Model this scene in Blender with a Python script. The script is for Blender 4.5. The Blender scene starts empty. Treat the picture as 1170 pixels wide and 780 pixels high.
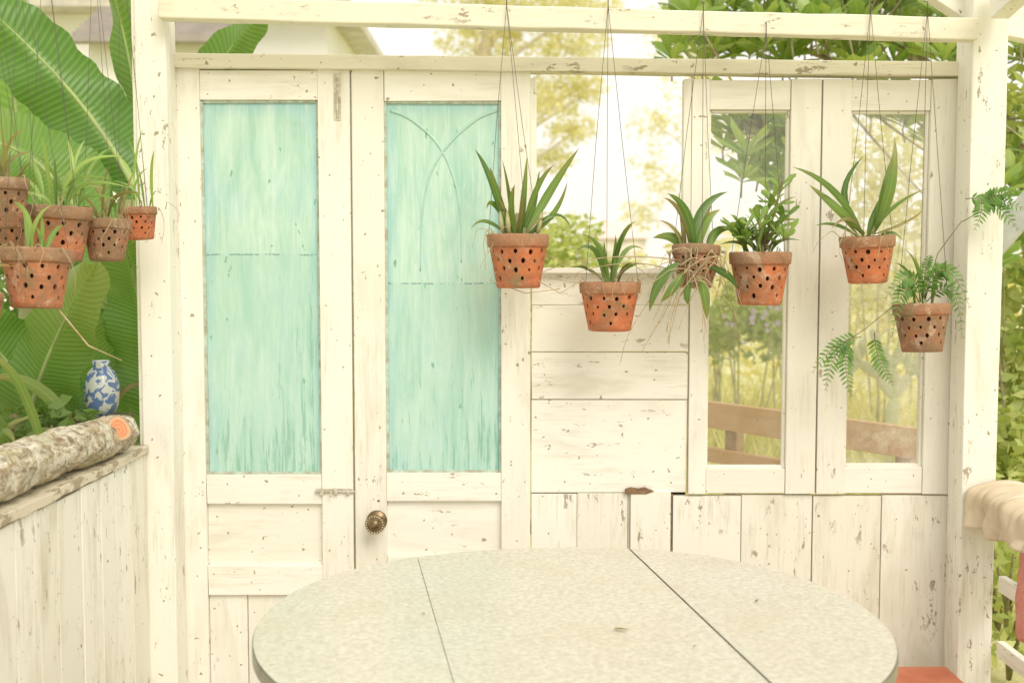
import bpy, math, random
from mathutils import Vector, Matrix, noise
R = random.Random(11)
scene = bpy.context.scene

# ------------------------------------------------------------------ helpers
CAM_H = 1.465; CAM_D = 3.25
def el(u, v, y=0.0):
    """elevation drawing of the porch wall -> metres (drawing is 400 units/m on the wall plane y=0)"""
    k = (CAM_D + y) / 1300.0
    return Vector(((u - 585) * k, y, CAM_H + (306 - v) * k))

class NT:
    def __init__(s, name):
        s.mat = bpy.data.materials.new(name); s.mat.use_nodes = True
        s.t = s.mat.node_tree; s.n = s.t.nodes; s.l = s.t.links
        s.b = s.n['Principled BSDF']; s.out = s.n['Material Output']
    def put(s, sock, v):
        if isinstance(v, bpy.types.NodeSocket): s.l.new(v, sock)
        else:
            if isinstance(v, tuple) and len(v) == 3 and sock.type == 'RGBA': v = (*v, 1)
            sock.default_value = v
    def coord(s, out='Object'): return s.n.new('ShaderNodeTexCoord').outputs[out]
    def attr(s, name):
        a = s.n.new('ShaderNodeAttribute'); a.attribute_name = name; return a.outputs['Fac']
    def math(s, op, a, b=0.0, c=0.0, clamp=False):
        m = s.n.new('ShaderNodeMath'); m.operation = op; m.use_clamp = clamp
        s.put(m.inputs[0], a); s.put(m.inputs[1], b)
        if op in ('MULTIPLY_ADD','COMPARE','SMOOTH_MIN'): s.put(m.inputs[2], c)
        return m.outputs[0]
    def offs(s, vec, f, k=31.7):
        m = s.n.new('ShaderNodeVectorMath'); m.operation = 'ADD'
        c = s.n.new('ShaderNodeCombineXYZ'); q = s.math('MULTIPLY', f, k)
        for i in range(3): s.put(c.inputs[i], q)
        s.put(m.inputs[0], vec); s.put(m.inputs[1], c.outputs[0]); return m.outputs[0]
    def map(s, vec, sc):
        m = s.n.new('ShaderNodeMapping'); s.put(m.inputs['Vector'], vec); m.inputs['Scale'].default_value = sc
        return m.outputs[0]
    def noise(s, vec, scale=1.0, detail=4.0, rough=0.55, dist=0.0):
        m = s.n.new('ShaderNodeTexNoise'); s.put(m.inputs['Vector'], vec)
        m.inputs['Scale'].default_value = scale; m.inputs['Detail'].default_value = detail
        m.inputs['Roughness'].default_value = rough; m.inputs['Distortion'].default_value = dist
        return m.outputs['Fac']
    def step(s, v, a, b, lo=0.0, hi=1.0):
        m = s.n.new('ShaderNodeMapRange'); s.put(m.inputs[0], v)
        s.put(m.inputs[1], a); s.put(m.inputs[2], b); m.inputs[3].default_value = lo; m.inputs[4].default_value = hi
        return m.outputs[0]
    def mix(s, f, a, b, mode='MIX'):
        m = s.n.new('ShaderNodeMix'); m.data_type = 'RGBA'; m.blend_type = mode
        s.put(m.inputs[0], f); s.put(m.inputs[6], a); s.put(m.inputs[7], b); return m.outputs[2]
    def sep(s, v):
        m = s.n.new('ShaderNodeSeparateXYZ'); s.put(m.inputs[0], v); return m.outputs
    def bump(s, h, strength=0.3, dist=0.002):
        m = s.n.new('ShaderNodeBump'); m.inputs['Strength'].default_value = strength; m.inputs['Distance'].default_value = dist
        s.put(m.inputs['Height'], h); s.l.new(m.outputs[0], s.b.inputs['Normal'])
    def fin(s, col, rough=0.6, metal=0.0, spec=0.5):
        s.put(s.b.inputs['Base Color'], col); s.put(s.b.inputs['Roughness'], rough)
        s.put(s.b.inputs['Metallic'], metal); s.b.inputs['Specular IOR Level'].default_value = spec
        return s.mat

def painted_wood(name, axis='z', base=(0.89,0.87,0.79), dirt=(0.60,0.54,0.40), wear=0.5, grime=0.5):
    m = NT(name); ti = m.attr('tint'); v = m.offs(m.coord(), ti)
    S = lambda a,b: {'z': (a,a,b), 'x': (b,a,a), 'y': (a,b,a)}[axis]
    s1 = m.noise(m.map(v, S(50,3.2)), 1.0, 4, 0.68)
    s2 = m.noise(m.map(v, S(120,10)), 1.0, 2, 0.6)
    run = m.noise(m.map(v, S(10,2.2)), 1.0, 4, 0.65, 0.5)
    big = m.noise(v, 4.2, 3, 0.62)
    chip = m.noise(m.map(v, S(34,13)), 1.0, 5, 0.74)
    f1 = m.math('MULTIPLY', m.step(s1, 0.50, 0.72), m.step(big, 0.44, 0.66), clamp=True)
    c = m.mix(m.math('MULTIPLY', f1, 0.65), base, dirt)
    c = m.mix(m.math('MULTIPLY', m.step(run, 0.52, 0.74), grime), c, (0.64,0.60,0.48))
    c = m.mix(m.math('MULTIPLY', m.math('MULTIPLY', m.step(s2, 0.57, 0.68), m.step(big, .42, .6)), 0.32*grime+0.03), c, (0.46,0.41,0.28))
    thr = 0.70 - 0.07 * wear
    cm = m.math('MULTIPLY', m.step(chip, thr, thr + 0.015), m.step(big, 0.44, 0.52))
    c = m.mix(m.math('MULTIPLY', cm, 0.8), c, m.mix(s2, (0.42,0.33,0.21), (0.20,0.15,0.09)))
    sp = m.noise(v, 60, 1, 0.5)
    c = m.mix(m.step(sp, 0.735, 0.775), c, (0.38,0.33,0.22))
    c = m.mix(1.0, c, m.mix(ti, (0.92,0.91,0.88), (1.0,1.0,1.0)), 'MULTIPLY')
    m.bump(s1, 0.4, 0.0022)
    return m.fin(c, 0.6)

def simple(name, c1, c2=None, scale=20, rough=0.6, metal=0.0, bump=0.0, detail=4):
    m = NT(name); v = m.offs(m.coord(), m.attr('tint'), 9.0)
    n = m.noise(v, scale, detail, 0.6)
    c = m.mix(m.step(n, 0.35, 0.68), c1, c2 or tuple(x*0.7 for x in c1))
    if bump: m.bump(n, bump, 0.004)
    return m.fin(c, rough, metal)

def leafmat(name, dark, light, tip=None, transl=0.35, rough=0.42, veins=0.0, rib_k=0.22):
    m = NT(name); ti = m.attr('tint'); lu = m.attr('lu'); lv = m.attr('lv')
    n = m.noise(m.coord(), 9, 2, 0.6)
    c = m.mix(m.math('ADD', m.math('MULTIPLY', ti, 0.75), m.math('MULTIPLY', n, 0.3), clamp=True), dark, light)
    if tip: c = m.mix(m.math('MULTIPLY', m.step(lu, 0.6, 1.0), ti), c, tip)
    rib = m.step(m.math('ABSOLUTE', lv), 0.14, 0.03)
    c = m.mix(m.math('MULTIPLY', rib, rib_k), c, tuple(min(1, x*1.9+0.04) for x in light))
    if veins:
        w = m.math('SINE', m.math('ADD', m.math('MULTIPLY', lu, 330.0), m.math('MULTIPLY', m.math('ABSOLUTE', lv), -12.0)))
        c = m.mix(m.math('MULTIPLY', m.step(w, 0.0, 1.0), m.math('MULTIPLY', n, veins*2)), c, tuple(min(1, x*1.6) for x in light))
        m.bump(w, 0.2, 0.003)
    m.put(m.b.inputs['Base Color'], c); m.b.inputs['Roughness'].default_value = rough
    tr = m.n.new('ShaderNodeBsdfTranslucent'); m.put(tr.inputs[0], m.mix(1.0, c, (1.0,1.0,0.55), 'MULTIPLY'))
    mx = m.n.new('ShaderNodeMixShader'); mx.inputs[0].default_value = transl
    m.l.new(m.b.outputs[0], mx.inputs[1]); m.l.new(tr.outputs[0], mx.inputs[2]); m.l.new(mx.outputs[0], m.out.inputs[0])
    return m.mat

class MB:
    def __init__(s): s.v=[]; s.f=[]; s.m=[]; s.t=[]; s.a=[]; s.sm=[]
    def add(s, vs, fs, mat=0, tint=None, smooth=False, at=None):
        o=len(s.v); s.v += [tuple(p) for p in vs]
        s.a += at if at else [(0.0,0.0)]*len(vs)
        t = R.random() if tint is None else tint
        for f in fs: s.f.append(tuple(i+o for i in f)); s.m.append(mat); s.t.append(t); s.sm.append(smooth)
    def hexa(s, p, mat=0, tint=None):
        s.add(p, [(0,3,2,1),(4,5,6,7),(0,1,5,4),(1,2,6,5),(2,3,7,6),(3,0,4,7)], mat, tint)
    def box(s, x0,x1,y0,y1,z0,z1, mat=0, tint=None, j=0.0):
        q=lambda: R.uniform(-j,j)
        s.hexa([(x0+q(),y0,z0+q()),(x1+q(),y0,z0+q()),(x1,y1,z0),(x0,y1,z0),(x0+q(),y0,z1+q()),(x1+q(),y0,z1+q()),(x1,y1,z1),(x0,y1,z1)], mat, tint)
    def elbox(s, u0,u1,v0,v1, y0, y1, mat=0, tint=None, j=0.0008):
        a=el(u0,v1); b=el(u1,v0); s.box(a.x,b.x,y0,y1,a.z,b.z,mat,tint,j)
    def beam(s, p0, p1, w, h, mat=0, up=Vector((0,0,1)), tint=None, nseg=1, wob=0.0):
        p0=Vector(p0); p1=Vector(p1); d=(p1-p0).normalized(); sd=d.cross(up).normalized(); u=sd.cross(d)
        if nseg==1:
            sd*=w/2; u*=h/2
            s.hexa([p0-sd-u,p0+sd-u,p1+sd-u,p1-sd-u,p0-sd+u,p0+sd+u,p1+sd+u,p1-sd+u],mat,tint); return
        vs=[];fs=[]
        for i in range(nseg+1):
            p=p0.lerp(p1,i/nseg)
            for a,b in ((-1,-1),(1,-1),(1,1),(-1,1)): vs.append(p+sd*a*w/2+u*(b*h/2+R.uniform(-wob,wob)))
        for i in range(nseg):
            for j in range(4): fs.append((i*4+j,i*4+(j+1)%4,(i+1)*4+(j+1)%4,(i+1)*4+j))
        fs.append((3,2,1,0)); fs.append(tuple(nseg*4+j for j in range(4)))
        s.add(vs,fs,mat,tint)
    def tube(s, pts, rad, mat=0, n=6, tint=None, cap=True):
        pts=[Vector(p) for p in pts]; vs=[]; fs=[]; k=len(pts)
        if not hasattr(rad,'__len__'): rad=[rad]*k
        ref=Vector((0.31,0.9,0.2))
        for i,p in enumerate(pts):
            d=(pts[min(i+1,k-1)]-pts[max(i-1,0)]).normalized()
            if abs(d.dot(ref.normalized()))>0.95: ref=Vector((1,0,0.1))
            a=d.cross(ref).normalized(); b=d.cross(a)
            for j in range(n):
                t=2*math.pi*j/n; vs.append(p+(a*math.cos(t)+b*math.sin(t))*rad[i])
        for i in range(k-1):
            for j in range(n):
                fs.append((i*n+j,i*n+(j+1)%n,(i+1)*n+(j+1)%n,(i+1)*n+j))
        if cap: fs.append(tuple(range(n-1,-1,-1))); fs.append(tuple((k-1)*n+j for j in range(n)))
        s.add(vs,fs,mat,tint,True,[(i/(k-1),0.5) for i in range(k) for j in range(n)])
    def lathe(s, c, prof, axis='z', n=24, mat=0, tint=None):
        vs=[];fs=[]
        for r,h in prof:
            for j in range(n):
                t=2*math.pi*j/n
                if axis=='z': vs.append((c[0]+r*math.cos(t),c[1]+r*math.sin(t),c[2]+h))
                else: vs.append((c[0]+r*math.cos(t),c[1]-h,c[2]+r*math.sin(t)))
        for i in range(len(prof)-1):
            for j in range(n): fs.append((i*n+j,i*n+(j+1)%n,(i+1)*n+(j+1)%n,(i+1)*n+j))
        s.add(vs,fs,mat,tint,True)
    def leaf(s, base, ctrl, tip, width, mat=0, face=None, segs=9, fold=0.25, prof='strap', tint=None, wav=0.0, across=1):
        b=Vector(base); c=Vector(ctrl); t=Vector(tip); vs=[];at=[];fs=[]
        face=Vector(face) if face else Vector((R.uniform(-.5,.5),-1,R.uniform(-.1,.8)))
        nc=2*across+1; ph=R.uniform(0,6); tw=R.uniform(-.9,.9)
        for i in range(segs+1):
            q=i/segs; p=b*(1-q)**2+c*(2*q*(1-q))+t*q*q
            d=((c-b)*(1-q)+(t-c)*q).normalized()
            fc=face+Vector((tw*q,0,0)) if prof=='strap' else face
            sd=d.cross(fc)
            if sd.length<0.05: sd=Vector((1,0,0))
            sd.normalize(); nr=sd.cross(d)
            if prof=='strap': w=min(1,0.30+q*1.9)*(1-q**2.6)**0.85
            elif prof=='oval': w=math.sin(math.pi*min(1,(q*0.97+0.02))**0.8)**0.8 if q<1 else 0
            elif prof=='obov': w=(0.12+q**1.1*1.35)*(max(0,1-q**6))**0.6
            else: w=min(1,0.08+2.6*q)*(1-q**5)**0.6
            w=max(w,0.02)*width/2
            for j in range(nc):
                x=(j-across)/across
                lift=abs(x)*fold*w + wav*math.sin(ph+q*22+x*2.2)*abs(x)
                ww=w*(1+(.05*math.sin(q*61+ph*3+(3 if x>0 else 0))+.04*math.sin(q*23+ph) if wav and abs(x)==1 else 0))
                vs.append(p+sd*(x*ww)+nr*lift*-1); at.append((q,x))
        for i in range(segs):
            for j in range(nc-1):
                a=i*nc+j; fs.append((a,a+1,a+nc+1,a+nc))
        s.add(vs,fs,mat,tint,True,at)
    def frond(s, base, ctrl, tip, plen, mat=0, n=16, stem=1):
        b=Vector(base);c=Vector(ctrl);t=Vector(tip)
        P=lambda q: b*(1-q)**2+c*(2*q*(1-q))+t*q*q
        s.tube([P(i/8) for i in range(9)],[0.0014*(1-i/12) for i in range(9)],stem,4)
        for i in range(2,n+1):
            q=i/n; p=P(q); d=(P(min(1,q+.03))-P(q-.03)).normalized(); sd=d.cross(Vector((R.uniform(-.2,.2),-1,.45))).normalized()
            L=plen*math.sin(math.pi*(0.18+0.8*q))*R.uniform(.8,1.1)+0.004
            for sg in (-1,1):
                e=p+(sd*sg+d*0.55)*L+Vector((0,R.uniform(-.3,.3)*L,-0.15*L)); s.leaf(p,(p+e)/2+Vector((0,0,.1*L)),e,L*0.34,mat,segs=3,prof='oval',fold=0.1)
    def build(s, name, mats, parent=None, bevel=0.0, loc=None):
        me=bpy.data.meshes.new(name); me.from_pydata(s.v,[],s.f); me.update()
        for m in mats: me.materials.append(m)
        me.polygons.foreach_set('material_index', s.m); me.polygons.foreach_set('use_smooth', s.sm)
        a=me.attributes.new('tint','FLOAT','FACE'); a.data.foreach_set('value', s.t)
        a=me.attributes.new('lu','FLOAT','POINT'); a.data.foreach_set('value',[x[0] for x in s.a])
        a=me.attributes.new('lv','FLOAT','POINT'); a.data.foreach_set('value',[x[1] for x in s.a])
        o=bpy.data.objects.new(name,me); scene.collection.objects.link(o)
        if parent: o.parent=parent
        if loc: o.location=loc
        if bevel:
            b=o.modifiers.new('bevel','BEVEL'); b.width=bevel; b.segments=2; b.limit_method='ANGLE'; b.angle_limit=math.radians(50)
        return o
def empty(name, loc=(0,0,0)):
    o=bpy.data.objects.new(name,None); o.location=loc; o.empty_display_size=0.1; scene.collection.objects.link(o); return o

# ------------------------------------------------------------------ materials
WZ=painted_wood('white_paint_vertical','z',wear=.7)
WX=painted_wood('white_paint_horizontal','x',wear=.7)
WXd=painted_wood('white_paint_beam','x',base=(0.83,0.79,0.65),dirt=(0.48,0.40,0.26),wear=1.5,grime=.9)
WY=painted_wood('white_paint_depth','y',wear=1.0)
WZw=painted_wood('white_paint_weathered','z',base=(0.87,0.855,0.77),dirt=(0.50,0.45,0.31),wear=1.25,grime=.85)
CAP=painted_wood('worn_cap','y',base=(0.70,0.64,0.50),dirt=(0.32,0.25,0.16),wear=2.6)
BROWN=simple('bare_wood',(0.30,0.19,0.10),(0.15,0.09,0.05),60,0.8)
DARK=simple('dark_gap',(0.03,0.025,0.02),None,20,0.9)
METAL=simple('galvanised',(0.55,0.54,0.48),(0.35,0.31,0.24),60,0.5,0.4)
BRASS=simple('old_brass',(0.30,0.22,0.12),(0.12,0.085,0.05),90,0.35,0.8)
WIRE=simple('wire',(0.12,0.10,0.08),None,30,0.6)
SOIL=simple('coir_soil',(0.09,0.055,0.03),(0.03,0.02,0.012),80,0.95,0,1.0)

def turquoise(name, z0):
    m=NT(name); co=m.coord(); x=m.sep(co)
    s1=m.noise(m.map(co,(55,55,4.2)),1,5,0.74,.3); s2=m.noise(m.map(co,(14,14,3.2)),1,4,0.65,.8); big=m.noise(co,5,4,0.65,0.8)
    s3=m.noise(m.map(co,(170,170,9)),1,2,0.6)
    lu=m.attr('lu'); lv=m.attr('lv')
    c=m.mix(m.step(s2,0.34,0.66),(0.36,0.60,0.50),(0.54,0.74,0.64))
    c=m.mix(m.math('MULTIPLY',m.step(big,0.52,0.68),0.6),c,(0.42,0.65,0.68))
    edge=m.math('MAXIMUM',m.step(lv,0.14,0.02),m.step(lv,0.90,0.98)); edge=m.math('MAXIMUM',edge,m.step(lu,0.05,0.01))
    c=m.mix(m.math('MULTIPLY',edge,0.50),c,(0.28,0.56,0.64))
    c=m.mix(m.math('MULTIPLY',m.step(s1,0.50,0.66),0.45),c,(0.70,0.82,0.73))
    c=m.mix(m.math('MULTIPLY',m.step(s3,0.52,0.68),0.22),c,(0.74,0.85,0.77))
    e=m.math('MULTIPLY',m.step(lu,0.35,1.0),0.15)
    e=m.math('ADD',e,m.math('MULTIPLY',m.step(lv,0.55,1.0),0.055))
    inv=m.math('SUBTRACT',1.0,s1)
    k=m.step(m.math('SUBTRACT',m.math('ADD',m.math('MULTIPLY',inv,.7),m.math('MULTIPLY',s3,.3)),m.math('SUBTRACT',0.67,e)),0.0,0.05)
    c=m.mix(m.math('MULTIPLY',k,0.55),c,(0.10,0.32,0.20))
    spot=m.noise(m.map(co,(30,30,12)),1,3,0.6)
    c=m.mix(m.math('MULTIPLY',m.step(spot,0.685,0.705),0.7),c,(0.05,0.30,0.14))
    wz=m.math('ADD',x[2],m.math('MULTIPLY',m.noise(co,30,2),0.008))
    dz=m.math('ABSOLUTE',m.math('SUBTRACT',wz,z0+0.004))
    ln=m.math('MULTIPLY',m.step(dz,0.0032,0.0012),m.step(m.noise(m.map(co,(60,1,1)),1,3,0.75),0.48,0.53))
    c=m.mix(m.math('MULTIPLY',ln,0.70),c,(0.06,0.16,0.20))
    below=m.step(wz,z0+0.008,z0+.004)
    c=m.mix(m.math('MULTIPLY',below,0.25),c,(0.34,0.58,0.49))
    m.bump(s1,0.4,0.002)
    return m.fin(c,0.38)
TQ1=turquoise('turquoise_painted_glass', el(0,291).z); TQ2=turquoise('turquoise_painted_glass_b', el(0,324).z)

def terracotta():
    m=NT('terracotta'); co=m.coord(); oi=m.n.new('ShaderNodeObjectInfo').outputs['Random']; fa=m.n.new('ShaderNodeObjectInfo').outputs['Color']
    v=m.offs(co,oi,17); n=m.noise(v,22,4,0.65); n2=m.noise(v,11,5,0.65,0.5); n3=m.noise(v,60,4,.7); n4=m.noise(v,16,6,.75,1.0)
    al=m.sep(fa)[0]
    c=m.mix(m.step(n,0.35,0.7),(0.62,0.20,0.08),(0.42,0.135,0.06))
    age_shade=m.math('MULTIPLY',m.step(m.math('ADD',n2,m.math('MULTIPLY',al,.35)),0.55,0.82),0.85)  # browner clay: ageing, plus painted shade on the left cluster
    c=m.mix(age_shade,c,m.mix(n3,(0.18,0.12,0.065),(0.30,0.20,0.12)))
    z=m.sep(co)[2]
    c=m.mix(m.math('MULTIPLY',m.step(m.math('ADD',z,m.math('MULTIPLY',n2,.02)),-0.034,-0.014),0.70),c,m.mix(n3,(0.22,0.15,0.09),(0.42,0.26,0.15)))
    c=m.mix(m.math('MULTIPLY',m.step(n4,0.54,0.68),.65),c,(0.64,0.48,0.35))
    c=m.mix(m.math('MULTIPLY',m.step(m.noise(v,19,3),0.60,0.70),.6),c,(0.17,0.18,0.08))
    m.bump(n3,0.9,0.005); return m.fin(c,0.85)
TERRA=terracotta()

ORCH=leafmat('orchid_leaf',(0.06,0.14,0.025),(0.24,0.36,0.08),(0.34,0.26,0.08),0.30,0.30)
ORCHB=leafmat('brown_leaf',(0.16,0.15,0.04),(0.40,0.35,0.13),(0.40,0.22,0.08),0.3,0.45)
SUCC=leafmat('fresh_leaf',(0.09,0.22,0.03),(0.42,0.57,0.15),None,0.35,0.32)
FERN=leafmat('fern_leaf',(0.06,0.17,0.025),(0.20,0.36,0.07),None,0.3,0.5)
BAN=leafmat('banana_leaf',(0.10,0.23,0.04),(0.23,0.40,0.09),(0.38,0.42,0.14),0.42,0.30,0.22)
STEM=simple('stem',(0.26,0.26,0.11),(0.18,0.12,0.06),30,0.7)
ROOT=simple('aerial_root',(0.56,0.46,0.29),(0.34,0.23,0.12),50,0.8)
BARKM=simple('bark',(0.46,0.39,0.28),(0.26,0.20,0.13),14,0.9,0,0.8)

# ------------------------------------------------------------------ ground, patio
g=NT('grass_ground'); co=g.coord(); n1=g.noise(co,0.6,4,0.6); n2=g.noise(co,14,4,0.7)
c=g.mix(g.step(n1,0.4,0.62),(0.46,0.49,0.18),(0.74,0.68,0.36)); c=g.mix(g.math('MULTIPLY',g.step(n2,0.5,0.7),0.5),c,(0.28,0.36,0.11))
g.bump(n2,0.8,0.03); GR=g.fin(c,0.9)
mb=MB(); mb.add([(-300,-300,-0.12),(300,-300,-0.12),(300,300,-0.12),(-300,300,-0.12)],[(0,1,2,3)]); mb.build('ground',[GR])
FL=simple('worn_concrete',(0.54,0.50,0.42),(0.42,0.37,0.29),6,0.7)
mb=MB(); mb.box(-1.25,1.55,-5.2,0.25,-0.12,0.0); mb.build('patio_floor',[FL],bevel=0.01)

# ------------------------------------------------------------------ doors
BEAD=simple('bead_paint',(0.52,0.65,0.57),(0.36,0.32,0.21),40,0.6)
def door(name, U0,U1, g0,g1, gtop,gbot, r1, r2, glass):
    e=empty(name, el((U0+U1)/2, 500)); off=-Vector(e.location)
    fr=MB(); y1=0.035
    fr.elbox(U0,g0,82,1040,-0.004,y1,0)
    fr.elbox(g1,U1,82,1040,-0.004,y1,0)
    fr.elbox(g0+.4,g1-.4,84,gtop,0.0,y1,1)
    fr.elbox(g0+.4,g1-.4,gbot+3,r1,0.0,y1,1)
    fr.elbox(g0+.4,g1-.4,r2,r2+35,0.0,y1,1)
    fr.elbox(g0+.4,g1-.4,985,1036,0.0,y1,1)
    fr.elbox(g0,g1,r1,r2,0.014,0.028,1)
    step=(g1-g0)/3
    for i in range(3): fr.elbox(g0+i*step+.3,g0+(i+1)*step-.5,r2+34,987,0.012+0.001*(i%2),0.028,0)
    bt=3.0
    fr.elbox(g0-1,g0+bt,gtop,gbot+3,0.006,0.02,2); fr.elbox(g1-bt,g1+1,gtop,gbot+3,0.006,0.02,2)
    fr.elbox(g0+bt,g1-bt,gtop-1,gtop+bt,0.006,0.02,2); fr.elbox(g0+bt,g1-bt,gbot,gbot+4,0.006,0.02,2)
    fr.build('frame',[WZ,WX,BEAD],e,0.0015,loc=off)
    gl=MB(); a=el(g0,gbot+2);b=el(g1,gtop)
    nx,nz=10,30; vs=[];at=[];fs=[]
    for i in range(nz+1):
        for j in range(nx+1):
            vs.append((a.x+(b.x-a.x)*j/nx,0.013,b.z+(a.z-b.z)*i/nz)); at.append((i/nz,j/nx))
    for i in range(nz):
        for j in range(nx): k=i*(nx+1)+j; fs.append((k,k+nx+1,k+nx+2,k+1))
    gl.add(vs,fs,0,0.5,False,at); gl.box(a.x,b.x,0.016,0.022,a.z,b.z,0)
    gl.build('painted_glass_panel',[glass],e,loc=off)
    return e,off
d1,o1=door('folding_door',197,402,232,366,117,541,578,650,TQ1)
d2,o2=door('folding_door',404.5,606,440,573,118,539,575,640,TQ2)
TQB=simple('turquoise_lead',(0.38,0.61,0.53),(0.48,0.70,0.61),30,0.45)
mb=MB()
def arc(pts,r=0.0034):
    P=[el(u,v) for u,v in pts]; out=[]
    for i in range(len(P)-1):
        p0=P[max(i-1,0)];p1=P[i];p2=P[i+1];p3=P[min(i+2,len(P)-1)]
        for k in range(6):
            t=k/6; q=0.5*((2*p1)+(-p0+p2)*t+(2*p0-5*p1+4*p2-p3)*t*t+(-p0+3*p1-3*p2+p3)*t**3); q.y=0.0134; out.append(q)
    q=P[-1].copy(); q.y=0.0134; out.append(q); mb.tube(out,[r*1.5*(1-.6*i/len(out)) for i in range(len(out))],0,8)
arc([(447,128),(470,138),(500,165),(519,205),(526,250),(527,300)])
arc([(568,128),(545,138),(514,165),(492,200),(483,245),(480,310)])
mb.build('tracery',[TQB],d2,loc=o2)
mb=MB()
mb.elbox(359,401,559.5,561.5,-0.009,-0.006,0)
a=el(358,563);b=el(404,563); mb.tube([(a.x,-0.009,a.z),(b.x,-0.009,b.z)],0.003,0,8)
for u in (366,382,396): mb.elbox(u-2,u+2,560,566.5,-0.013,-0.003,0)
a=el(377,563); mb.tube([(a.x,-0.01,a.z),(a.x,-0.022,a.z-.004),(a.x,-0.022,a.z-.014)],0.0025,0,8)
mb.elbox(384,392,88,140,-0.0065,-0.0035,0); a=el(388,100);b=el(388,137); mb.tube([(a.x,-0.008,a.z),(a.x,-0.008,b.z)],0.003,0,8)
mb.build('sliding_bolt_and_hinge',[simple('painted_metal',(0.68,0.66,0.56),(0.40,0.34,0.24),60,.55,.2)],d1,0.0006,loc=o1)
mb=MB(); k=el(429,597); prof=[(0.0,0.004),(0.030,0.004),(0.030,0.007),(0.027,0.010),(0.012,0.012),(0.011,0.035),(0.017,0.040),(0.0265,0.046),(0.0285,0.053),(0.026,0.060),(0.023,0.062),(0.021,0.060),(0.018,0.063),(0.014,0.061),(0.010,0.065),(0.004,0.067),(0.0,0.067)]
mb.lathe((k.x,0,k.z),prof,'y',32,0)
for i in range(20):
    t=2*math.pi*i/20; p=Vector((k.x+0.0235*math.cos(t),-0.0615,k.z+0.0235*math.sin(t))); mb.lathe(p,[(0.0,0.003),(0.002,0.002),(0.0028,0.0)],'y',8,1)
mb.lathe((el(431,574).x,0,el(431,574).z),[(0.0,0.006),(0.003,0.0055),(0.004,0.003)],'y',12,0)
mb.build('door_knob',[BRASS,simple('knob_light',(0.62,0.52,0.36),None,60,0.4,0.5)],d2,loc=o2)

# ------------------------------------------------------------------ centre plank wall
WXw=painted_wood('white_paint_horizontal_weathered','x',wear=1.1,grime=.75)
mb=MB()
for (v0,v1,y) in [(312,348,.004),(348.6,401.5,.0),(402.5,456.5,.003),(457.5,565,.006)]:
    mb.elbox(607.5,786.5,v0,v1,y,0.03,1)
mb.elbox(606.5,790,306,312,-0.022,0.036,1)
mb.elbox(607.5,787,566.5,1040,0.028,0.034,3)
for (u0,u1,vt,y) in [(607.5,660,567,0.002),(660.6,719,566,0.006),(722,768,563,-0.004),(771.5,850,569,0.002),(850.6,932,568,0.005),(933.5,1012,569,0.003),(1012.6,1090,568,0.0)]:
    mb.elbox(u0,u1,vt,1040,y,0.027,0)
mb.elbox(768.5,771,567,1040,0.006,0.026,2); mb.elbox(719.4,721.6,567,1040,0.01,0.026,0)
mb.elbox(606,613,93,306,0.0,0.034,0)
vs=[el(716,566,-.006),el(716,561,-.006),el(722,559,-.006),el(731,560.5,-.006),el(738,559,-.006),el(748,563,-.006),el(740,566,-.006)]
k=len(vs); mb.add(vs+[v+Vector((0,.01,0)) for v in vs],[tuple(range(k))]+[(i,(i+1)%k,k+(i+1)%k,k+i) for i in range(k)],2,.3)
mb.build('plank_wall',[WZw,WXw,BROWN,DARK],None,0.0015)

# ------------------------------------------------------------------ windows
def glassmat(name,lo,hi):
    G=NT(name)
    gt=G.n.new('ShaderNodeBsdfTransparent'); gg=G.n.new('ShaderNodeBsdfGlossy'); gg.inputs['Roughness'].default_value=0.05
    dfz=G.n.new('ShaderNodeBsdfDiffuse'); dfz.inputs[0].default_value=(.88,.87,.78,1)  # pale diffuse layer paints a mottled reflection haze onto the pane
    fx=G.n.new('ShaderNodeMixShader'); fx.inputs[0].default_value=0.07
    G.l.new(gt.outputs[0],fx.inputs[1]); G.l.new(gg.outputs[0],fx.inputs[2])
    f2=G.n.new('ShaderNodeMixShader'); dn=G.noise(G.coord(),11,5,.75)
    G.put(f2.inputs[0],G.step(dn,.42,.68,lo,hi))
    G.l.new(fx.outputs[0],f2.inputs[1]); G.l.new(dfz.outputs[0],f2.inputs[2]); G.l.new(f2.outputs[0],G.out.inputs[0]); return G.mat
def window(U0,U1,g0,g1,gt_,gb,glass):
    e=empty('casement_window',el((U0+U1)/2,330)); off=-Vector(e.location)
    mb=MB()
    mb.elbox(U0,g0,94,566,-0.006,0.034,0); mb.elbox(g1,U1,94,566,-0.006,0.034,0)
    mb.elbox(g0+.4,g1-.4,95,gt_,-0.002,0.034,1); mb.elbox(g0+.4,g1-.4,gb,565.5,-0.002,0.034,1)
    mb.elbox(g0,g0+3,gt_,gb,0.008,0.03,0); mb.elbox(g1-3,g1,gt_,gb,0.008,0.03,0)
    mb.elbox(g0+3,g1-3,gb-3,gb,0.008,0.03,1); mb.elbox(g0+3,g1-3,gt_,gt_+3,0.008,0.03,1)
    mb.build('frame',[WZ,WX],e,0.0015,loc=off)
    a=el(g0+1,gb);b=el(g1-1,gt_); gl=MB(); gl.add([(a.x,0.02,a.z),(b.x,0.02,a.z),(b.x,0.02,b.z),(a.x,0.02,b.z)],[(0,1,2,3)])
    gl.build('glass_pane',[glass],e,loc=off)
window(788.5,934,808,900,128,537,glassmat('window_glass',.06,.16))
window(936,1090,968,1058,129,535,glassmat('reflection_haze_glass',.14,.45))
mb=MB(); mb.elbox(779,788,94,311,-0.004,0.034,0); mb.build('window_jamb',[WZ],None,0.0015)

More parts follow.
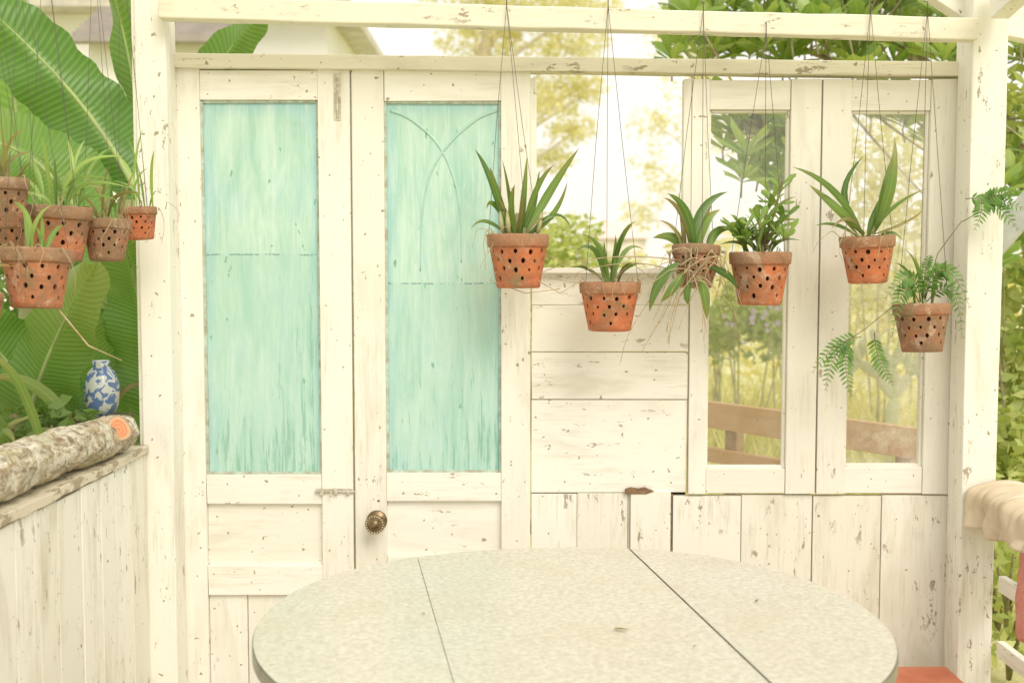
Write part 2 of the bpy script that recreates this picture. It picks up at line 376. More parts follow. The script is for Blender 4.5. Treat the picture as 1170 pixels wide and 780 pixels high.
# ------------------------------------------------------------------ posts, beams, rafters
def post(x0,x1,y0,y1,z1,tint):
    n=14; vs=[];fs=[]
    for i in range(n+1):
        z=z1*i/n
        for a,b in ((x0,y0),(x1,y0),(x1,y1),(x0,y1)): vs.append((a+R.uniform(-.0012,.0012),b+R.uniform(-.001,.001),z))
    for i in range(n):
        for j in range(4): fs.append((i*4+j,i*4+(j+1)%4,(i+1)*4+(j+1)%4,(i+1)*4+j))
    fs.append((3,2,1,0)); fs.append(tuple(n*4+j for j in range(4))); mb.add(vs,fs,0,tint)
mb=MB(); a=el(160,0,-.1); b=el(195,0,-.1); post(a.x,b.x,-0.10,-0.006,2.5,0.8); mb.box(a.x-0.012,a.x+0.02,-0.09,0.03,0,2.5,0,0.3)
mb.build('wooden_post',[WZw],None,0.003)
mb=MB(); a=el(1104,0,-.12); b=el(1144,0,-.12); post(a.x,b.x,-0.12,-0.02,2.6,0.7); a=el(1090,0); mb.box(a.x,a.x+0.045,-0.03,0.03,0,2.16,0,0.95)
mb.build('wooden_post',[WZw],None,0.003)
mb=MB(); mb.beam(el(192,74.5,.008),el(1103,84.5,.008),0.062,0.04,0,tint=0.4,nseg=24,wob=.0012); mb.build('wooden_beam',[WXd],None,0.003)
mb=MB(); mb.beam(el(190,16,-.13),el(1106,40,-.13),0.05,0.058,0,tint=0.6,nseg=24,wob=.0015); mb.build('wooden_beam',[WXd],None,0.004)
mb=MB()
mb.beam((1.31,-0.02,2.16),(0.72,-0.10,2.50),0.05,0.075,0,tint=.5)
mb.beam((1.30,-0.16,2.17),(1.33,-2.6,2.62),0.05,0.09,1,tint=.7)
mb.beam((1.36,-0.06,2.14),(1.9,-0.10,2.02),0.05,0.08,0,tint=.9)
mb.beam((1.36,0.3,2.30),(1.9,0.24,2.16),0.05,0.08,0,tint=.2)
mb.build('roof_rafters',[WX,WY],None,0.003)
mb=MB(); mb.beam((1.335,-0.07,1.52),(1.52,-0.20,1.80),0.025,0.07,0,tint=.2); mb.build('diagonal_brace',[simple('grey_paint',(0.58,0.60,0.56),(0.42,0.44,0.42),20,0.6)],None,0.003)

# ------------------------------------------------------------------ low side wall
mb=MB(); y=-0.10
while y>-3.6:
    w=R.uniform(0.10,0.15); mb.box(-1.045+R.uniform(-.002,.002),-1.02+R.uniform(-.0025,.0025),y-w,y-0.0022,0.0,0.945+R.uniform(-.004,.004),0,None,0.001); y-=w
mb.box(-1.10,-1.048,-3.6,-0.102,0.0,0.94,2)
mb.beam((-1.068,-.104,.9615),(-1.068,-1.62,.9615),.112,.0215,1,tint=.3,nseg=30,wob=.0022); mb.beam((-1.068,-1.623,.96),(-1.068,-3.6,.96),.11,.02,1,tint=.8,nseg=20,wob=.002)
mb.build('low_plank_wall',[WZw,CAP,DARK],None,0.002)

# log
lm=NT('lichen_bark'); co=lm.coord(); n=lm.noise(lm.map(co,(45,16,45)),1,6,0.78,.6); n2=lm.noise(co,22,6,0.78,.8); n3=lm.noise(co,9,3); n4=lm.noise(lm.map(co,(120,50,120)),1,3,.6)
c=lm.mix(lm.step(n,0.38,0.60),(0.30,0.21,0.12),(0.64,0.54,0.36)); c=lm.mix(lm.math('MULTIPLY',lm.step(n2,0.47,0.56),.9),c,(0.84,0.80,0.66)); c=lm.mix(lm.math('MULTIPLY',lm.step(n3,0.54,0.68),0.4),c,(0.50,0.47,0.22))
c=lm.mix(lm.math('MULTIPLY',lm.step(n4,.58,.66),.6),c,(.20,.14,.08))
lm.bump(n,1.0,0.014); LB=lm.fin(c,0.95)
cutm=NT('cut_wood'); lu=cutm.attr('lu'); cnz=cutm.noise(cutm.coord(),50,4); rg=cutm.math('SINE',cutm.math('ADD',cutm.math('MULTIPLY',lu,26.0),cutm.math('MULTIPLY',cnz,9.0))); c=cutm.mix(cutm.step(rg,-1,1),(0.74,0.34,0.16),(0.58,0.22,0.11)); c=cutm.mix(cutm.step(cutm.math('ADD',lu,cutm.math('MULTIPLY',cnz,.2)),0.80,0.92),c,(0.56,0.40,0.24)); c=cutm.mix(cutm.step(lu,0.88,0.97),c,(0.30,0.22,0.14)); CUT=cutm.fin(c,0.8)
mb=MB()
vs=[];fs=[];NL,NS=90,40; p0=Vector((-1.10,-1.75,1.04)); p1=Vector((-1.058,-0.225,1.028))
for i in range(NL+1):
    t=i/NL; p=p0.lerp(p1,t); p.x+=0.006*math.sin(t*7); p.z+=0.004*math.sin(t*11)
    for j in range(NS):
        a=2*math.pi*j/NS; d=Vector((math.cos(a),0,math.sin(a))); q=p+d*.05
        r=.052+.010*noise.noise(q*9)+.007*noise.noise(Vector((q.x*60,q.y*18,q.z*60)))+.003*noise.noise(q*130)
        vs.append(p+d*r)
for i in range(NL):
    for j in range(NS): fs.append((i*NS+j,i*NS+(j+1)%NS,(i+1)*NS+(j+1)%NS,(i+1)*NS+j))
fs.append(tuple(range(NS))); fs.append(tuple(NL*NS+j for j in range(NS))); mb.add(vs,fs,0,.5,True)
def disc(mb,c,nr,r,mat):
    nr=Vector(nr).normalized(); a=nr.cross(Vector((0,0,1))).normalized(); b=nr.cross(a); vs=[Vector(c)];at=[(0,0)];fs=[]
    for k in range(1,9):
        for j in range(24): t=2*math.pi*j/24; vs.append(Vector(c)+(a*math.cos(t)+b*math.sin(t))*r*k/8*(1+.08*math.sin(3*t))); at.append((k/8,0))
    for j in range(24):
        fs.append((0,1+j,1+(j+1)%24))
        for k in range(7): fs.append((1+k*24+j,1+(k+1)*24+j,1+(k+1)*24+(j+1)%24,1+k*24+(j+1)%24))
    mb.add(vs,fs,mat,.5,False,at)
s0=Vector((-1.045,-0.30,1.034)); dd=Vector((0.55,-0.78,0.30)).normalized()
mb.tube([s0,s0+dd*0.03,s0+dd*0.048,s0+dd*.058],[0.048,0.043,0.040,.036],0,18); disc(mb,s0+dd*0.0588,dd,0.034,1)
mb.build('log',[LB,CUT])

# ------------------------------------------------------------------ hanging pots
def potmesh():
    mb=MB(); RT,RB,H=0.084,0.058,0.145; rimh=0.034; NA=24; rows=[0.034,0.058,0.082,0.106,0.130]
    def P(a,z,r):
        q=1+.012*math.sin(a*3+z*20)+.006*math.sin(a*7+1); return (r*q*math.cos(a),r*q*math.sin(a),-z)
    def rad(z): return (RT-0.006)+(RB-(RT-0.006))*(z-rimh)/(H-rimh)
    holes=set()
    for ri in range(4):
        for ai in range(NA):
            if (ai+(ri%2))%2==0 and not (ri==3 and ai%4>1) and R.random()>.06: holes.add((ri,ai))
    for ri in range(4):
        z0,z1=rows[ri],rows[ri+1]
        for ai in range(NA):
            a0=2*math.pi*ai/NA; a1=2*math.pi*(ai+1)/NA; am=(a0+a1)/2; zm=(z0+z1)/2
            outer=[(a0,z0),(am,z0),(a1,z0),(a1,zm),(a1,z1),(am,z1),(a0,z1),(a0,zm)]
            hs=R.uniform(.65,1.12); ca=am+R.uniform(-.035,.035); cz=zm+R.uniform(-.0025,.0025)
            wa=(a1-a0)*0.32*hs; wz=(z1-z0)*0.30*hs
            inner=[(ca+wa*math.cos(t),cz-wz*math.sin(t)) for t in [math.radians(x) for x in (135,90,45,0,-45,-90,-135,180)]]
            vs=[P(a,z,rad(z)) for a,z in outer+inner]
            fs=[(i,(i+1)%8,8+(i+1)%8,8+i)[::-1] for i in range(8)]
            if (ri,ai) not in holes: fs.append(tuple(range(8,16))[::-1])
            mb.add(vs,fs,0,0.5,False)
            if (ri,ai) in holes:
                vs2=[P(a,z,rad(z)) for a,z in inner]+[P(a,z,rad(z)-0.008) for a,z in inner]
                mb.add(vs2,[(i,(i+1)%8,8+(i+1)%8,8+i) for i in range(8)],0,0.2)
    n=72
    def ring(prof,mat):
        vs=[];fs=[]
        for r,h in prof:
            for j in range(n): vs.append(P(2*math.pi*j/n,-h,r))
        for i in range(len(prof)-1):
            for j in range(n): fs.append((i*n+j,i*n+(j+1)%n,(i+1)*n+(j+1)%n,(i+1)*n+j))
        mb.add(vs,fs,mat,.5,True)
    ring([(rad(.130),-.130),(RB+.001,-H+.003),(RB-.003,-H),(0.001,-H)],0)
    ring([(rad(.034),-.034),(RT-.003,-.0345),(RT-.0005,-.031),(RT+.001,-.004),(RT-.001,0),(RT-.008,0),(RT-.010,-.004),(RT-.012,-.030)],0)
    ring([(RT-.012,-.022),(0.05,-.012),(0.001,-.006)],1)
    ring([(RT-.020,-.03),(RB-.012,-H+.01)],1)
    me=mb.build('pot_tmp',[TERRA,SOIL]); d=me.data; bpy.data.objects.remove(me); d.name='clay_pot'; return d
POTS=[potmesh() for _ in range(3)]; pc=[0]
YP=-0.165
def bez(p0,p1,p2,n=8):
    p0,p1,p2=map(Vector,(p0,p1,p2)); return [p0*(1-t)**2+p1*2*t*(1-t)+p2*t*t for t in [i/n for i in range(n+1)]]
def hanging(u,v,wpx,hook_u,hook_v,y=YP,hooky=None,rot=0,tilt=0,nw=3,age_shade=.2,hs=1.0):
    c=el(u,v,y); sc=(wpx*(CAM_D+y)/1300)/0.169
    e=empty('hanging_flower_pot',c)
    o=bpy.data.objects.new('clay_pot',POTS[pc[0]%3]); pc[0]+=1; scene.collection.objects.link(o); o.parent=e; o.scale=(sc,sc,sc*hs); o.rotation_euler=(tilt,tilt*.6,rot); o.color=(age_shade,age_shade,age_shade,1)
    mb=MB()
    hp=el(hook_u,hook_v,hooky if hooky is not None else y)
    for k in range(nw):
        a=rot+0.5+2*math.pi*k/nw; r=0.083*sc; p=c+Vector((r*math.cos(a),r*math.sin(a),-0.006))
        mb.tube([p+Vector((0,0,-.02)),p,p.lerp(hp,.5)+Vector((R.uniform(-.003,.003),0,0)),hp],0.00075,0,4)
    mb.tube([hp+Vector((0,0,-.01)),hp+Vector((0,0,.02)),hp+Vector((0,.03,.03))],0.0015,0,5)
    mb.build('wires',[WIRE],e,loc=-c)
    return e,c
def L(mb,base,tips,w,y,mat=0,prof='strap',arch=0.35,spread=0.03,fold=.3,dy=0.09):
    b0=el(*base,y)
    for t in tips:
        tp=el(t[0],t[1],y+R.uniform(-dy,dy)*0.8); b=b0+Vector((R.uniform(-spread,spread),R.uniform(-spread,spread),-0.01))
        b.x+=(tp.x-b0.x)*0.12
        mid=b.lerp(tp,.5); h=(tp-b).length
        c=mid+Vector((-(tp.x-b.x)*0.35,0,arch*h*(0.5+abs(tp.x-b.x)/max(h,.01)*.8)))
        ww=t[2] if len(t)>2 else w
        mb.leaf(b,c,tp,ww*R.uniform(.8,1.2),mat,prof=prof,fold=fold)
def wig(mb,st,x,yy,z,r0=.002,n=8,mat=2):
    pts=[];f=R.uniform(0,6);am=R.uniform(.006,.02)
    for k in range(n+1):
        t=k/n; pts.append(st+Vector((x*t+am*math.sin(f+t*7)*t,yy*t+am*math.cos(f+t*5)*t,z*t**1.4+.03*math.sin(t*3.1))))
    mb.tube(pts,[r0*(1-.6*k/n) for k in range(n+1)],mat,5)
def roots(mb,c,n,mat=2,ln=1.0):
    for i in range(n):
        a=R.uniform(3.3,6.1) if R.random()<.8 else R.uniform(0,3.1); st=c+Vector((.078*math.cos(a),.078*math.sin(a),-.004)); wig(mb,st,.05*math.cos(a)*R.uniform(0,1.4),-.01,-R.uniform(.02,.10)*ln,.0013,6,mat)

BULB=simple('pseudobulb',(0.34,0.36,0.15),(0.46,0.38,0.2),40,.5)
# pot 1
e,c=hanging(592,268,71,579,12,rot=0.3,age_shade=.2)
mb=MB()
for bu,cu,cv,tu,tv,w,mt in [(580,566,205,543,172,.022,0),(584,568,222,560,192,.024,0),(586,584,230,574,184,.016,0),(590,580,235,588,212,.02,0),(594,598,235,602,180,.020,0),(597,610,240,616,196,.022,0),(600,628,215,661,171,.026,0),(600,640,250,648,208,.017,0),(596,612,205,632,190,.018,0),(588,560,215,556,240,.016,0),(602,640,225,652,262,.013,0),(580,552,240,538,262,.012,0),(590,600,232,596,225,.014,1),(592,575,235,570,228,.013,1),(600,618,240,630,252,.010,1)]:
    mb.leaf(el(bu,270,YP+R.uniform(-.03,.03)),el(cu,cv,YP+R.uniform(-.04,.03)),el(tu,tv,YP+R.uniform(-.09,.05)),w,mt,fold=.35)
for i in range(12):
    a=R.uniform(0,6.28); b=c+Vector((.05*math.cos(a),.05*math.sin(a),-.01)); mb.tube([b,b+Vector((.01*math.cos(a),.01*math.sin(a),.04)),b+Vector((.015*math.cos(a),.01,.07))],[.004,.007,.003],2,7)
for pts in [[(575,300),(560,320),(600,335),(640,330)],[(610,318),(640,335),(668,318)],[(622,290),(655,305),(672,300)]]:
    mb.tube([el(u,v,YP-.03) for u,v in pts],.0013,3,5)
roots(mb,c,9,3)
mb.build('orchid',[ORCH,ORCHB,BULB,ROOT],e,loc=-c)
# pot 2
e,c=hanging(697,322,70,693,12,rot=1.1,age_shade=.15,hs=.93)
mb=MB()
for bu,cu,cv,tu,tv,w in [(690,682,262,655,290,.015),(692,690,270,664,268,.017),(694,690,268,678,280,.014),(700,705,262,727,252,.017),(700,712,268,736,286,.014),(698,702,290,714,262,.016),(696,690,296,690,276,.013),(702,722,292,740,305,.010),(690,670,300,652,306,.010),(697,703,292,703,268,.015)]:
    mb.leaf(el(bu,322,YP),el(cu,cv,YP+R.uniform(-.05,.03)),el(tu,tv,YP+R.uniform(-.09,.04)),w,0)
L(mb,(697,322),[(675,295),(722,300),(708,300)],0.012,YP,1)
for pts in [[(680,325),(650,322),(632,318)],[(690,322),(665,300),(655,280)],[(700,322),(720,300),(745,318)]]:
    mb.tube([el(u,v,YP-.02) for u,v in pts],[.002,.0015,.001],2,5)
roots(mb,c,9,2,.7)
mb.build('orchid',[ORCH,ORCHB,ROOT],e,loc=-c)
# pot 3 (overgrown, tangled)
e,c=hanging(795,281,55,800,17,rot=2.2,tilt=0.08,age_shade=.8)
mb=MB(); L(mb,(792,285),[(762,222),(830,220),(822,240),(745,272),(838,262)],0.024,YP,0,'oval')
L(mb,(790,290),[(757,226),(752,252),(812,235),(830,318),(775,240)],0.016,YP,1,'oval')
for bu,bv,cu,cv,tu,tv,w in [(775,300,748,315,742,356,.030),(782,310,770,330,755,345,.026),(800,318,806,335,808,365,.028),(790,318,780,335,788,350,.02),(808,305,835,310,842,330,.02)]:
    mb.leaf(el(bu,bv,YP-.06),el(cu,cv,YP-.1),el(tu,tv,YP-.08),w,0,prof='oval')
for i in range(34):
    st=Vector((R.uniform(-.06,.06),R.uniform(-.07,.03)-.02,-.02-R.random()*.08))+c
    wig(mb,st,R.uniform(-.2,.12),R.uniform(-.06,.03),-R.uniform(.02,.22),.0016)
wig(mb,c+Vector((-.04,-.05,-.05)),-.16,.0,-.26,.002,12); wig(mb,c+Vector((-.05,-.04,-.04)),-.46,.02,-.07,.002,16); wig(mb,c+Vector((-.05,-.04,-.07)),-.30,.02,-.02,.0018,12)
for i in range(30):
    a=R.uniform(0,6.28); st=c+Vector((.075*math.cos(a),.075*math.sin(a),-.02)); wig(mb,st,-.03*math.cos(a)+R.uniform(-.04,.04),0,-R.uniform(.05,.12),.002,6)
mb.build('orchid',[ORCH,ORCHB,ROOT],e,loc=-c)
# pot 4
e,c=hanging(868,288,70,871,40,rot=0.7,age_shade=.25)
mb=MB()
def stemros(mb,base,tipc,n,ln,w,mat=0,stem=2,prof='obov',up=0.5,y=YP):
    b=el(*base,y) if len(base)==2 else Vector(base); t=el(*tipc,y+R.uniform(-.05,.05)) if len(tipc)==2 else Vector(tipc)
    mb.tube([b,b.lerp(t,.5)+Vector((R.uniform(-.01,.01),R.uniform(-.02,.02),0.01)),t],[.0045,.0038,.003],stem,6)
    for i in range(n):
        a=i*2.4; elv=R.uniform(-.1,1.2)*up+0.15+0.6*(i/n); d=Vector((math.cos(a)*math.cos(elv),math.sin(a)*math.cos(elv),math.sin(elv)))
        l=ln*R.uniform(.7,1.1); bb=t.lerp(b,0.35*(1-i/n))
        mb.leaf(bb,bb+d*l*.5+Vector((0,0,.12*l)),bb+d*l,w*R.uniform(.8,1.2),mat,face=Vector((R.uniform(-.5,.5),-.5,1)),prof=prof,segs=5,fold=.25)
for tc in [(848,264),(836,262),(866,254),(884,262),(898,246),(880,222),(892,208),(842,275),(900,272)]:
    stemros(mb,(868,290),tc,10,0.062,0.020)
L(mb,(868,288),[(824,262),(820,280),(914,252),(914,275),(832,245),(908,225)],.011,YP,1)
L(mb,(868,288),[(835,272),(850,245),(905,262),(872,235)],.010,YP,0)
roots(mb,c,5,2,.6)
mb.build('leafy_plant',[SUCC,ORCH,STEM],e,loc=-c)
# pot 5
e,c=hanging(989,270,62,988,16,rot=1.7,tilt=-.05,age_shade=.12)
mb=MB()
for bu,bv,cu,cv,tu,tv,w,mt in [(985,270,955,205,903,192,.022,0),(985,268,950,232,922,212,.026,0),(986,268,940,225,983,180,.022,0),(980,270,950,235,940,228,.013,1),(995,268,1024,215,1018,158,.030,0),(997,268,1010,205,1016,180,.020,0),(992,270,1012,232,1056,216,.013,0),(996,268,1040,255,1052,240,.010,1),(985,270,970,235,948,262,.013,1),(990,270,995,250,1002,228,.020,0),(980,272,955,250,930,258,.011,0),(1000,272,1018,258,1030,275,.011,0)]:
    mb.leaf(el(bu,bv,YP),el(cu,cv,YP-R.uniform(0,.08)),el(tu,tv,YP+R.uniform(-.09,.05)),w,mt,prof='strap')
roots(mb,c,8,2,.8)
mb.build('orchid',[ORCH,ORCHB,ROOT],e,loc=-c)
# pot 6 (fern)
e,c=hanging(1053,347,64,1052,17,rot=2.9,tilt=.05,age_shade=.75)
mb=MB()
for bu,bv,cu,cv,tu,tv,pl in [(1055,345,1075,270,1108,350,.026),(1052,345,1045,290,1012,340,.024),(1056,345,1070,290,1085,318,.024),(1050,345,1030,300,1020,385,.022),(1054,345,1055,300,1062,292,.02),(1058,345,1095,300,1100,385,.02)]:
    mb.frond(el(bu,bv,YP),el(cu,cv,YP-.05),el(tu,tv,YP-.05+R.uniform(-.04,.04)),pl,0,16,1)
L(mb,(1053,348),[(1032,285),(1022,300),(1044,292),(1075,300)],.014,YP,2)
mb.tube([el(u,v,YP) for u,v in [(1055,345),(1070,290),(1095,255),(1125,238),(1150,222)]],.0014,1,5)
for t in [(1160,262),(1168,240),(1112,262),(1160,218)]:
    mb.frond(el(1100,228,YP) if t[0]<1130 else el(1115,235,YP),el(1130,222,YP-.03),el(*t,YP-.05),.024,0,14,1)
mb.tube([el(u,v,YP) for u,v in [(1048,345),(1020,350),(990,375),(965,392)]],.0012,1,5)
for b,cn,t in [((985,385),(955,385),(930,425)),((975,390),(960,410),(975,452)),((1000,380),(1000,410),(1022,440)),((975,388),(950,400),(945,445))]:
    mb.frond(el(*b,YP),el(*cn,YP),el(*t,YP-.03),.021,0,14,1)
mb.build('fern',[FERN,STEM,ORCH],e,loc=-c)

# left cluster of pots; their shade is painted in as browner clay
for (u,v,w,y,kind,age_shade) in [(72,236,72,-.50,0,.6),(124,252,54,-.42,1,.9),(160,238,42,-.25,2,.15),(44,285,78,-.70,3,.5),(2,205,66,-.62,1,.85),(8,240,60,-.35,1,.85),(-22,335,50,-.8,1,.3)]:
    e,c=hanging(u,v,w,u+R.uniform(-14,-6),-60,y=y,rot=R.uniform(0,6),tilt=R.uniform(-.06,.06),age_shade=age_shade)
    mb=MB()
    if kind==0:
        L(mb,(u,v),[(u+dx,v+dy) for dx,dy in [(-60,-70),(-35,-60),(-20,-80),(10,-75),(25,-50),(45,-62),(60,-30),(75,-55),(-50,-30),(80,-20),(-5,-55),(50,-20),(30,-75),(65,-68),(68,-5),(-62,-10)]],.012,y)
    elif kind==1:
        L(mb,(u,v),[(u+dx,v+dy) for dx,dy in [(-45,-30),(-25,-50),(5,-62),(22,-45),(40,-30),(-30,-15),(15,-30),(33,-55),(-10,-42)]],.010,y,1)
    elif kind==2:
        L(mb,(u,v),[(u+dx,v+dy) for dx,dy in [(-25,-60),(-12,-80),(0,-50),(-30,-30),(12,-45),(20,-65),(8,-90),(22,-20)]],.008,y,0)
    else:
        L(mb,(u,v),[(u+dx,v+dy) for dx,dy in [(-30,-55),(5,-42),(18,-50),(30,-28),(-15,-40),(0,-25)]],.014,y,0)
        mb.tube([el(a,b,y) for a,b in [(30,288),(20,300),(60,345),(100,395),(138,412)]],[.002,.0022,.002,.0018,.001],2,6)
    roots(mb,c,6,2)
    mb.build('orchid',[SUCC,ORCHB,ROOT],e,loc=-c)
mb=MB(); mb.beam((-1.32,0.0,2.52),(-1.10,-2.9,2.52),0.05,0.06,0); mb.beam((-1.06,0.0,2.46),(-1.06,-3.6,2.46),0.05,0.07,0,tint=.6); mb.build('eaves_rail',[WY],None,.003)

# ------------------------------------------------------------------ table
tm=NT('laminate'); co=tm.coord(); a=tm.noise(co,75,3,0.6); b=tm.noise(co,28,4,0.6,1.5); d=tm.noise(co,4,4,.6)
vo=tm.n.new('ShaderNodeTexVoronoi'); vo.feature='DISTANCE_TO_EDGE'; vo.inputs['Scale'].default_value=75; tm.l.new(tm.offs(co,b,.03),vo.inputs['Vector'])
c=tm.mix(tm.step(a,0.40,0.62),(0.54,0.52,0.42),(0.69,0.66,0.55)); c=tm.mix(tm.math('MULTIPLY',tm.step(vo.outputs['Distance'],.07,.0),.40),c,(0.78,0.75,0.66))
c=tm.mix(tm.math('MULTIPLY',tm.step(b,.5,.66),.35),c,(0.45,0.44,0.34)); c=tm.mix(tm.math('MULTIPLY',tm.step(d,.48,.68),.40),c,(0.57,0.51,0.37))
c=tm.mix(tm.step(tm.noise(co,55,2,.5),.73,.76),c,(.32,.27,.18))
tm.bump(a,.15,.0006); LAM=tm.fin(c,tm.step(d,.3,.7,.24,.42))
EDGE=simple('table_edge_band',(0.34,0.34,0.27),(0.22,0.21,0.16),30,.35,.3)
e=empty('oval_table',(0.118,-0.97,0.75)); e.rotation_euler=(0,0,math.radians(8.9))
A,B,LW=0.63,0.60,0.27
def outline(x):
    q=min(1,abs(x)/A); return B*(1-q**2.25)**(1/2.05)
segs=[(-A,-LW-.0016),(-LW,LW-.0016),(LW+.0016,A)]
top=MB()
for si,(x0,x1) in enumerate(segs):
    n=40; xs=[]
    for i in range(n+1):
        t=i/n
        if si==0: t=1-math.cos(t*math.pi/2)
        if si==2: t=math.sin(t*math.pi/2)
        xs.append(x0+(x1-x0)*t)
    ring=[(x,outline(x)) for x in xs]+[(x,-outline(x)) for x in reversed(xs)]; R2=[]
    for p in ring:
        if not R2 or (abs(p[0]-R2[-1][0])+abs(p[1]-R2[-1][1]))>1e-5: R2.append(p)
    if abs(R2[0][0]-R2[-1][0])+abs(R2[0][1]-R2[-1][1])<1e-5: R2.pop()
    k=len(R2); zt=[0.0,-.0008,.0004][si]
    top.add([(x,y,zt) for x,y in R2],[tuple(range(k))[::-1]],0,.3*si)
    vs=[(x,y,zt) for x,y in R2]+[(x,y,-.004) for x,y in R2]+[(x*1.004,y*1.004,-.004) for x,y in R2]+[(x*1.004,y*1.004,-.028) for x,y in R2]+[(x*.9,y*.9,-.028) for x,y in R2]
    fs=[]
    for lv in range(4):
        for i in range(k): j=(i+1)%k; fs.append((lv*k+i,lv*k+j,(lv+1)*k+j,(lv+1)*k+i))
    top.add(vs,fs,1,.5)
top.build('table_top',[LAM,EDGE],e)
lg=MB()
lg.box(-.42,.42,-.30,-.28,-.10,-.029); lg.box(-.42,.42,.28,.30,-.10,-.029); lg.box(-.42,-.40,-.28,.28,-.10,-.029); lg.box(.40,.42,-.28,.28,-.10,-.029)
for sx in (-1,1):
    for sy in (-1,1): lg.tube([(sx*.39,sy*.27,-.03),(sx*.44,sy*.32,-.75)],[.02,.013],0,12)
lg.build('table_legs',[METAL],e,.002)
mb=MB()
def dryleaf(x,y,l,a):
    d=Vector((math.cos(a),math.sin(a),0)); p=Vector((x,y,.754)); mb.leaf(p,p+d*l*.5+Vector((0,0,.006)),p+d*l,l*.32,0,face=(0,0,1),prof='oval',segs=6,fold=.4)
dryleaf(.20,-1.04,.032,-.3); dryleaf(.52,-.86,.018,1.0); dryleaf(-.18,-.95,.014,2.0); dryleaf(.34,-1.15,.012,.4)
mb.build('dry_leaf',[ORCHB])

# ------------------------------------------------------------------ right side items
mb=MB()
mb.beam((1.37,-.12,.80),(1.37,-2.2,.80),.04,.05,0); mb.beam((1.37,-.12,.585),(1.37,-2.2,.585),.022,.045,0); mb.beam((1.37,-.12,.40),(1.37,-2.2,.40),.022,.045,0); mb.beam((1.37,-.12,.21),(1.37,-2.2,.21),.022,.045,0)
mb.box(1.345,1.395,-2.25,-2.2,0,.84,1)
mb.build('porch_railing',[WY,WZ],None,.002)
CL=simple('beige_cloth',(0.72,0.61,0.45),(0.60,0.49,0.34),8,.9,0,.3); PK=simple('coral_towel',(0.72,0.32,0.26),(0.62,0.24,0.19),60,.95,0,.6)
def drape(name,mat,xc,zc,y0,y1,hang_in,hang_out,rw,puff,seed,th=.006,nu=40,nv=50):
    """cloth folded over the rail: runs up the outer side, across the top and down the inner side"""
    mb=MB(); vs=[];fs=[]; tot=hang_in+hang_out+2*rw
    for i in range(nv+1):
        for j in range(nu+1):
            s=j/nu; L_=i/nv*tot-hang_out
            if L_<0: x,z=rw,L_
            elif L_<2*rw: a=math.pi*L_/(2*rw); x,z=rw*math.cos(a),rw*.55*math.sin(a)
            else: x,z=-rw,-(L_-2*rw)
            fold=noise.noise(Vector((s*5+seed,L_*5,seed)))*puff+abs(noise.noise(Vector((s*9,L_*12+s*5,seed+4))))*puff*.8
            nx,nz=(x/rw, .6 if 0<=L_<2*rw else 0.0)
            z+=.10*puff/.02*.1*noise.noise(Vector((s*4,seed,9)))*(1 if L_>2*rw else 0)
            vs.append((xc+x+nx*fold*1.3,y0+(y1-y0)*s+.4*puff*noise.noise(Vector((s*3,L_*8,seed+8))),zc+z+nz*fold))
    for i in range(nv):
        for j in range(nu): a=i*(nu+1)+j; fs.append((a,a+1,a+nu+2,a+nu+1))
    mb.add(vs,fs,0,.5,True); o=mb.build(name,[mat]); sm=o.modifiers.new('s','SOLIDIFY'); sm.thickness=th; return o
drape('crumpled_cloth',CL,1.355,.826,-.135,-.42,.075,.10,.058,.034,2.3,.008)
drape('coral_towel',PK,1.372,.828,-.30,-.72,.34,.20,.028,.012,6.1)
mb=MB(); mb.box(.98,1.22,-.40,-.12,.325,.35,0)
for x in (1.0,1.19):
    for y in (-.38,-.15): mb.box(x-.012,x+.012,y-.012,y+.012,0,.325,0)
mb.box(1.0,1.19,-.386,-.374,.14,.17,0); mb.box(1.0,1.19,-.156,-.144,.14,.17,0)
mb.build('red_stool',[simple('red_paint',(0.66,0.22,0.12),(0.54,0.15,0.08),10,.5)],None,.004)

# ------------------------------------------------------------------ outside bench
BW=painted_wood('varnished_wood','x',base=(0.64,0.38,0.18),dirt=(0.42,0.22,0.09),wear=.2,grime=.1)
e=empty('wooden_bench',(0.755,1.15,0)); e.rotation_euler=(0,0,math.atan2(-.76,.561))
mb=MB()
mb.box(-.75,.96,0,.028,.845,.948,0); mb.box(-.75,.96,.002,.03,.712,.768,0)
for i in range(4): mb.box(-.75,.90,-.145-i*.10,-.06-i*.10,.42,.445,0)
for x in (-.68,.10,.86):
    mb.box(x-.03,x+.03,.031,.075,0,.93,1); mb.box(x-.03,x+.03,-.44,-.39,0,.42,1); mb.box(x-.025,x+.025,-.39,.031,.35,.419,1)
mb.build('bench_parts',[BW,simple('bench_leg',(0.46,0.30,0.17),(0.34,0.21,0.11),20,.7)],e,.003)

# ------------------------------------------------------------------ vegetation
def foliage(mb,c,r,n,size,mat=0,hole=0.0,asp=.45,seed=0):
    c=Vector(c); k=0; tries=0
    while k<n and tries<n*6:
        tries+=1
        d=Vector((R.gauss(0,1),R.gauss(0,1),R.gauss(0,1))).normalized()
        q=R.random()**(1/2.2); p=Vector((d.x*r[0],d.y*r[1],d.z*r[2]))*q
        nz=noise.noise((c+p)*(1.6/max(r))+Vector((seed,0,0)))+.5*noise.noise((c+p)*(4.5/max(r)))
        if nz<hole-0.25*(1-q): continue
        w=c+p; l=size*R.uniform(.6,1.3)
        a=Vector((R.uniform(-1,1),R.uniform(-1,1),R.uniform(-.9,.5))).normalized(); b=a.cross(Vector((R.uniform(-1,1),R.uniform(-1,1),R.uniform(-1,1)))).normalized()*l*asp/2
        tt=min(1,max(0,.5+nz*.7+R.uniform(-.25,.25)))
        m1=w+a*l*.45
        mb.add([w,m1+b,w+a*l,m1-b],[(0,1,2,3)],mat,tt,False,[(0,.5)]*4); k+=1
